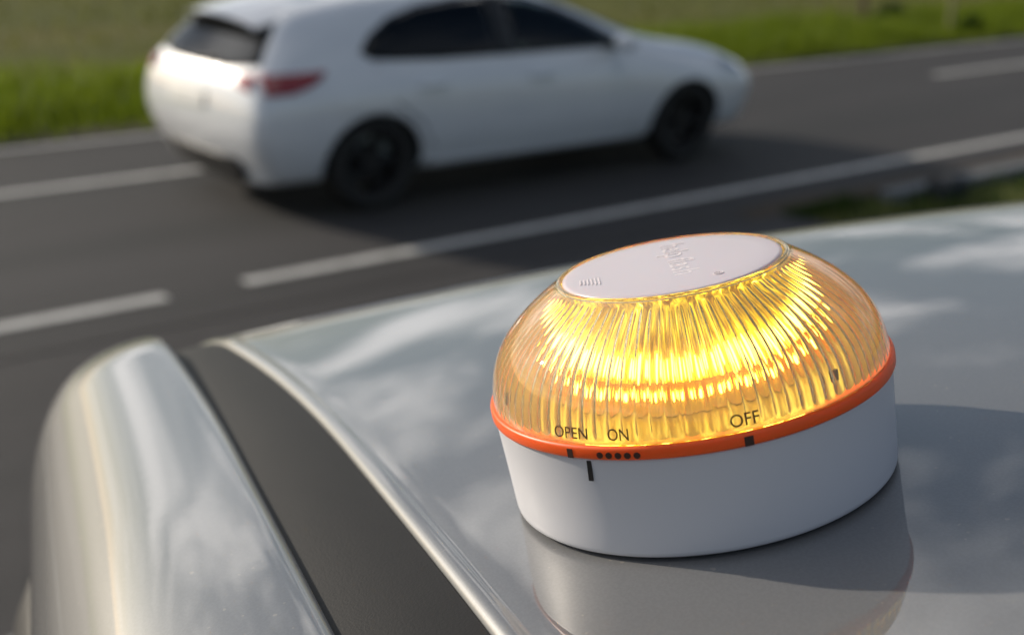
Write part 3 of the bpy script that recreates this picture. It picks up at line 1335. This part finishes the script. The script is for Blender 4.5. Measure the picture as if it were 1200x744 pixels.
M_LED = emit("led_lens", (1.0, 0.88, 0.15), 26.0)
M_GLOW = simple("gold_light_guide", (0.95, 0.72, 0.28), 0.22, 0.75)
M_PCB = simple("inner_reflector", (0.20, 0.12, 0.06), 0.4)

# white base
base = lobj("base", [(0, 0), (46.8, 0), (47.6, 0.2), (48.05, 0.7), (48.2, 1.6), (48.4, 6), (48.8, 14), (49.35, ZR - 1.0), (49.45, ZR - 0.35), (49.2, ZR - 0.05), (46, ZR - 0.02), (0, ZR - 0.02)], M_BASE)
# orange ring
ring = lobj("ring", [(45.5, ZR), (49.6, ZR), (50.0, ZR + 0.2), (50.15, ZR + 0.6), (50.15, ZR + 2.4), (49.95, ZR + 2.95), (49.5, ZR + 3.15), (45.5, ZR + 3.15)], M_RING, closed=True)

# amber dome: smooth outside, ribbed inside
DOME = spline([(49.2, 3.2), (49.0, 5.2), (48.3, 9.0), (46.9, 13.0), (44.3, 17.2), (40.5, 21.2), (36.3, 24.6), (32.4, 27.2), (30.1, 28.7), (29.0, 29.5), (28.5, 30.0), (27.9, 30.2), (27.4, 29.9)], 5)


def prof_normal(P, i):
    a, b = P[max(i - 1, 0)], P[min(i + 1, len(P) - 1)]
    dr, dz = b[0] - a[0], b[1] - a[1]
    l = sqrt(dr * dr + dz * dz)
    return dz / l, -dr / l


NRIB = 92
SEG = NRIB * 8
V, F, rings = [], [], []
nd = len(DOME)
for i, (r, z) in enumerate(DOME):
    rings.append(len(V))
    for k in range(SEG):
        a = 2 * pi * k / SEG
        V.append((r * MM * cos(a), r * MM * sin(a), (z + ZR) * MM))
for i in range(nd - 1, -1, -1):
    r, z = DOME[i]
    nr_, nz_ = prof_normal(DOME, i)
    rings.append(len(V))
    f = min(1.0, max(0.0, (z - 3.4) / 1.6)) * min(1.0, max(0.0, (29.3 - z) / 1.2))
    for k in range(SEG):
        ph = (k % 8) / 8.0
        a = 2 * pi * k / SEG
        wob = 0.12 * sin(5.3 * (k // 8) + z * 0.25)
        # each rib is a small convex cylinder lens on the inside face
        rib = (0.64 + wob) * f * (1 - (2 * ph - 1) ** 2)
        th = 1.3 + rib
        rr, zz3 = r - nr_ * th, z - nz_ * th
        V.append((rr * MM * cos(a), rr * MM * sin(a), (zz3 + ZR) * MM))
nrg = len(rings)
for i in range(nrg):
    A, Bq = rings[i], rings[(i + 1) % nrg]
    for k in range(SEG):
        k2 = (k + 1) % SEG
        F.append((A + k, A + k2, Bq + k2, Bq + k))
dome = mesh_obj("dome", V, F, M_AMBER, beacon, True)

# frosted cap with a rim
cap = lobj("cap", [(0, 30.55 + ZR), (12, 30.5 + ZR), (22, 30.35 + ZR), (26.0, 30.2 + ZR), (26.9, 30.0 + ZR), (27.1, 29.5 + ZR), (26.2, 28.9 + ZR), (0, 28.9 + ZR)], M_CAP)

# light engine: reflector floor, central tower, LEDs
lobj("reflector", [(0, ZR + 1.2), (20, ZR + 1.2), (40, ZR + 0.9), (46.5, ZR + 1.4), (46.8, ZR + 1.0), (46, ZR + 0.4), (0, ZR + 0.4)], M_PCB)
# fluted, mirror-like central column
V, F, NF = [], [], 56
zs = [(8.8, 26.6), (6.0, 26.8), (4.0, 27.0), (1.35, 28.0)]
seg = NF * 6
for z, r in zs:
    for k in range(seg):
        ph = (k % 6) / 6.0
        rr = r - 0.7 * (2 * ph - 1) ** 2 + 0.25 * sin(3.7 * (k // 6))
        a = 2 * pi * k / seg
        V.append((rr * MM * cos(a), rr * MM * sin(a), (z + ZR) * MM))
for i in range(len(zs) - 1):
    for k in range(seg):
        k2 = (k + 1) % seg
        F.append((i * seg + k, (i + 1) * seg + k, (i + 1) * seg + k2, i * seg + k2))
tower = mesh_obj("light_core", V, F, M_GLOW, beacon, True)


def led(ang, r, z, tilt, w, h):
    bm = bmesh.new()
    n = 14
    V = []
    c = bm.verts.new((0.0007, 0, 0))
    rings = []
    for q, dx in ((0.55, 0.0006), (0.9, 0.00035), (1.0, 0.0)):
        rings.append([bm.verts.new((dx, q * w * 0.5 * MM * cos(2 * pi * j / n), q * h * 0.5 * MM * sin(2 * pi * j / n))) for j in range(n)])
    rings.append([bm.verts.new((-0.001, w * 0.5 * MM * cos(2 * pi * j / n), h * 0.5 * MM * sin(2 * pi * j / n))) for j in range(n)])
    for j in range(n):
        bm.faces.new((c, rings[0][j], rings[0][(j + 1) % n]))
    for a, b in zip(rings[:-1], rings[1:]):
        for j in range(n):
            bm.faces.new((a[j], a[(j + 1) % n], b[(j + 1) % n], b[j]))
    o = bm_obj("led", bm, M_LED, tower, True)
    o.matrix_local = Matrix.Rotation(ang, 4, 'Z') @ Matrix.Translation((r * MM, 0, z * MM)) @ Matrix.Rotation(tilt, 4, 'Y')
    return o


NLED = 34
for k in range(NLED):
    hh = random.uniform(4.0, 8.5)
    led(2 * pi * (k + 0.5 + random.uniform(-0.2, 0.2)) / NLED, 27.0, ZR + 12.5 + random.uniform(-0.8, 1.2), 0.0, random.uniform(1.2, 2.1), hh)
NLED = 24
for k in range(NLED):
    led(2 * pi * (k + random.uniform(-0.15, 0.15)) / NLED, 27.4, ZR + 5.6, 0.0, random.uniform(1.6, 2.4), random.uniform(1.6, 2.4))


# glowing fluted light guide above the drum
mg = NT("glowing_light_guide")
_v = mg.noise(620.0, 3, 0.65, stretch=(1, 1, 0.10))
mg.set(Base_Color=(0.45, 0.27, 0.06), Roughness=0.35, Emission_Color=mg.ramp(_v, [(0.36, (0.70, 0.38, 0.003)), (0.50, (1.0, 0.74, 0.008)), (0.62, (1.0, 0.86, 0.04)), (0.72, (1.0, 0.90, 0.35))]))
mg.set(Emission_Strength=mg.ramp(_v, [(0.40, (0.06, 0.06, 0.06)), (0.5, (0.62, 0.62, 0.62)), (0.58, (1.1, 1.1, 1.1)), (0.68, (4.0, 4.0, 4.0))]))
V, F, NF = [], [], 56
zs = [(27.6, 25.4), (25.0, 24.8), (21.0, 24.8), (17.0, 25.4), (12.0, 26.2), (8.8, 26.6)]
seg = NF * 6
for z, r in zs:
    for k in range(seg):
        ph = (k % 6) / 6.0
        rr = r - 0.7 * (2 * ph - 1) ** 2 + 0.25 * sin(3.7 * (k // 6))
        a = 2 * pi * k / seg
        V.append((rr * MM * cos(a), rr * MM * sin(a), (z + ZR) * MM))
for i in range(len(zs) - 1):
    for k in range(seg):
        k2 = (k + 1) % seg
        F.append((i * seg + k, (i + 1) * seg + k, (i + 1) * seg + k2, i * seg + k2))
mesh_obj("light_guide", V, F, mg.m, beacon, True)

# lettering wrapped round the dome
def text_mesh(txt, size, ext):
    cu_ = bpy.data.curves.new("lettering", 'FONT')
    cu_.body = txt
    cu_.size = size
    cu_.extrude = ext
    cu_.align_x = 'CENTER'
    cu_.align_y = 'BOTTOM_BASELINE'
    cu_.resolution_u = 6
    o = bpy.data.objects.new("lettering", cu_)
    COL.objects.link(o)
    dg = bpy.context.evaluated_depsgraph_get()
    me = bpy.data.meshes.new_from_object(o.evaluated_get(dg))
    bpy.data.objects.remove(o)
    return me


def dome_r(z):
    for a, b in zip(DOME[:-1], DOME[1:]):
        if a[1] <= z <= b[1]:
            u = (z - a[1]) / max(b[1] - a[1], 1e-6)
            return a[0] + (b[0] - a[0]) * u
    return DOME[0][0]


def wrap_text(txt, ang_deg, z_mm, size_mm, width_deg):
    me = text_mesh(txt, size_mm * MM, 0.00004)
    bm = bmesh.new()
    bm.from_mesh(me)
    bmesh.ops.triangulate(bm, faces=bm.faces)
    xs = [v.co.x for v in bm.verts]
    half = max(max(xs), -min(xs))
    for v in bm.verts:
        a = radians(ang_deg + width_deg * 0.5 * v.co.x / half)
        z = z_mm + v.co.y / MM
        r = dome_r(z) + 0.06 + v.co.z / MM
        v.co = Vector((r * MM * cos(a), r * MM * sin(a), (z + ZR) * MM))
    o = bm_obj("lettering", bm, M_INK, beacon)
    return o


wrap_text("OPEN", -129.0, 4.45, 3.7, 10.8)
wrap_text("ON", -114.9, 4.45, 3.7, 5.8)
wrap_text("OFF", -82.5, 4.55, 3.9, 7.6)


def ring_mark(name, ang_deg, z0, z1, wdeg, r, mat, parent, skew=0.0, roundm=False):
    bm = bmesh.new()
    if roundm:
        n = 20
        pts = [(ang_deg + wdeg * 0.5 * cos(2 * pi * j / n), (z0 + z1) / 2 + (z1 - z0) / 2 * sin(2 * pi * j / n)) for j in range(n)]
    else:
        pts = [(ang_deg - wdeg / 2 + skew, z0), (ang_deg + wdeg / 2 + skew, z0), (ang_deg + wdeg / 2, z1), (ang_deg - wdeg / 2, z1)]
    lo = [bm.verts.new((r * MM * cos(radians(a)), r * MM * sin(radians(a)), (z + ZR) * MM)) for a, z in pts]
    hi = [bm.verts.new(((r + 0.22) * MM * cos(radians(a)), (r + 0.22) * MM * sin(radians(a)), (z + ZR) * MM)) for a, z in pts]
    bm.faces.new(hi)
    n = len(pts)
    for j in range(n):
        bm.faces.new((lo[j], lo[(j + 1) % n], hi[(j + 1) % n], hi[j]))
    return bm_obj(name, bm, mat, parent)


ring_mark("index_mark", -129.2, 0.15, 2.3, 1.7, 50.03, M_INK, ring)
ring_mark("index_mark", -82.5, 0.2, 2.35, 2.3, 50.03, M_INK, ring)
for k in range(5):
    a = -120.3 + 10.0 * k / 4
    ring_mark("index_dot", a, 0.55, 2.05, 1.75, 50.06, M_INK, ring, roundm=True)
ring_mark("index_mark", -124.4, -5.4, -0.5, 1.35, 49.25, M_BLACKINK, base, -0.35)

# raised lettering on the cap, read from the back to the front
me = text_mesh("help flash", 9.6 * MM, 0.00010)
bm = bmesh.new()
bm.from_mesh(me)
for v in bm.verts:
    x, y = v.co.x, v.co.y
    v.co = Vector((y * 0.95 - 0.0005, -(x - 0.003) * 0.92, (30.52 + ZR) * MM + v.co.z - 0.4 * (x * x + y * y)))
bm_obj("raised_lettering", bm, M_CAPTEXT, cap)
me = text_mesh("\u00ae", 3.4 * MM, 0.00010)
bm = bmesh.new()
bm.from_mesh(me)
for v in bm.verts:
    x, y = v.co.x, v.co.y
    v.co = Vector((y + 0.0078, -x - 0.0178, (30.42 + ZR) * MM + v.co.z))
bm_obj("raised_lettering", bm, M_CAPTEXT, cap)
# pips on the left of the cap
bm = bmesh.new()
for k in range(6):
    bm_box(bm, (-0.0225 + 0.0009 * k, -0.004 - 0.0003 * k, (30.3 + ZR) * MM), (0.00035, 0.0040 + 0.0005 * k, 0.0005), None, 0.0001)
bm_obj("raised_bars", bm, M_CAPTEXT, cap)
# small dark clips seen low down inside the dome
for a in (-51.5, -163.0, 20, 110):
    bm = bmesh.new()
    bm_box(bm, (0, 0, 0), (0.0012, 0.0022, 0.0026), None, 0.0003)
    o = bm_obj("clip", bm, M_INK, beacon)
    ar = radians(a)
    o.matrix_local = Matrix.Rotation(ar, 4, 'Z') @ Matrix.Translation((0.0445, 0, (ZR + 7.0) * MM))
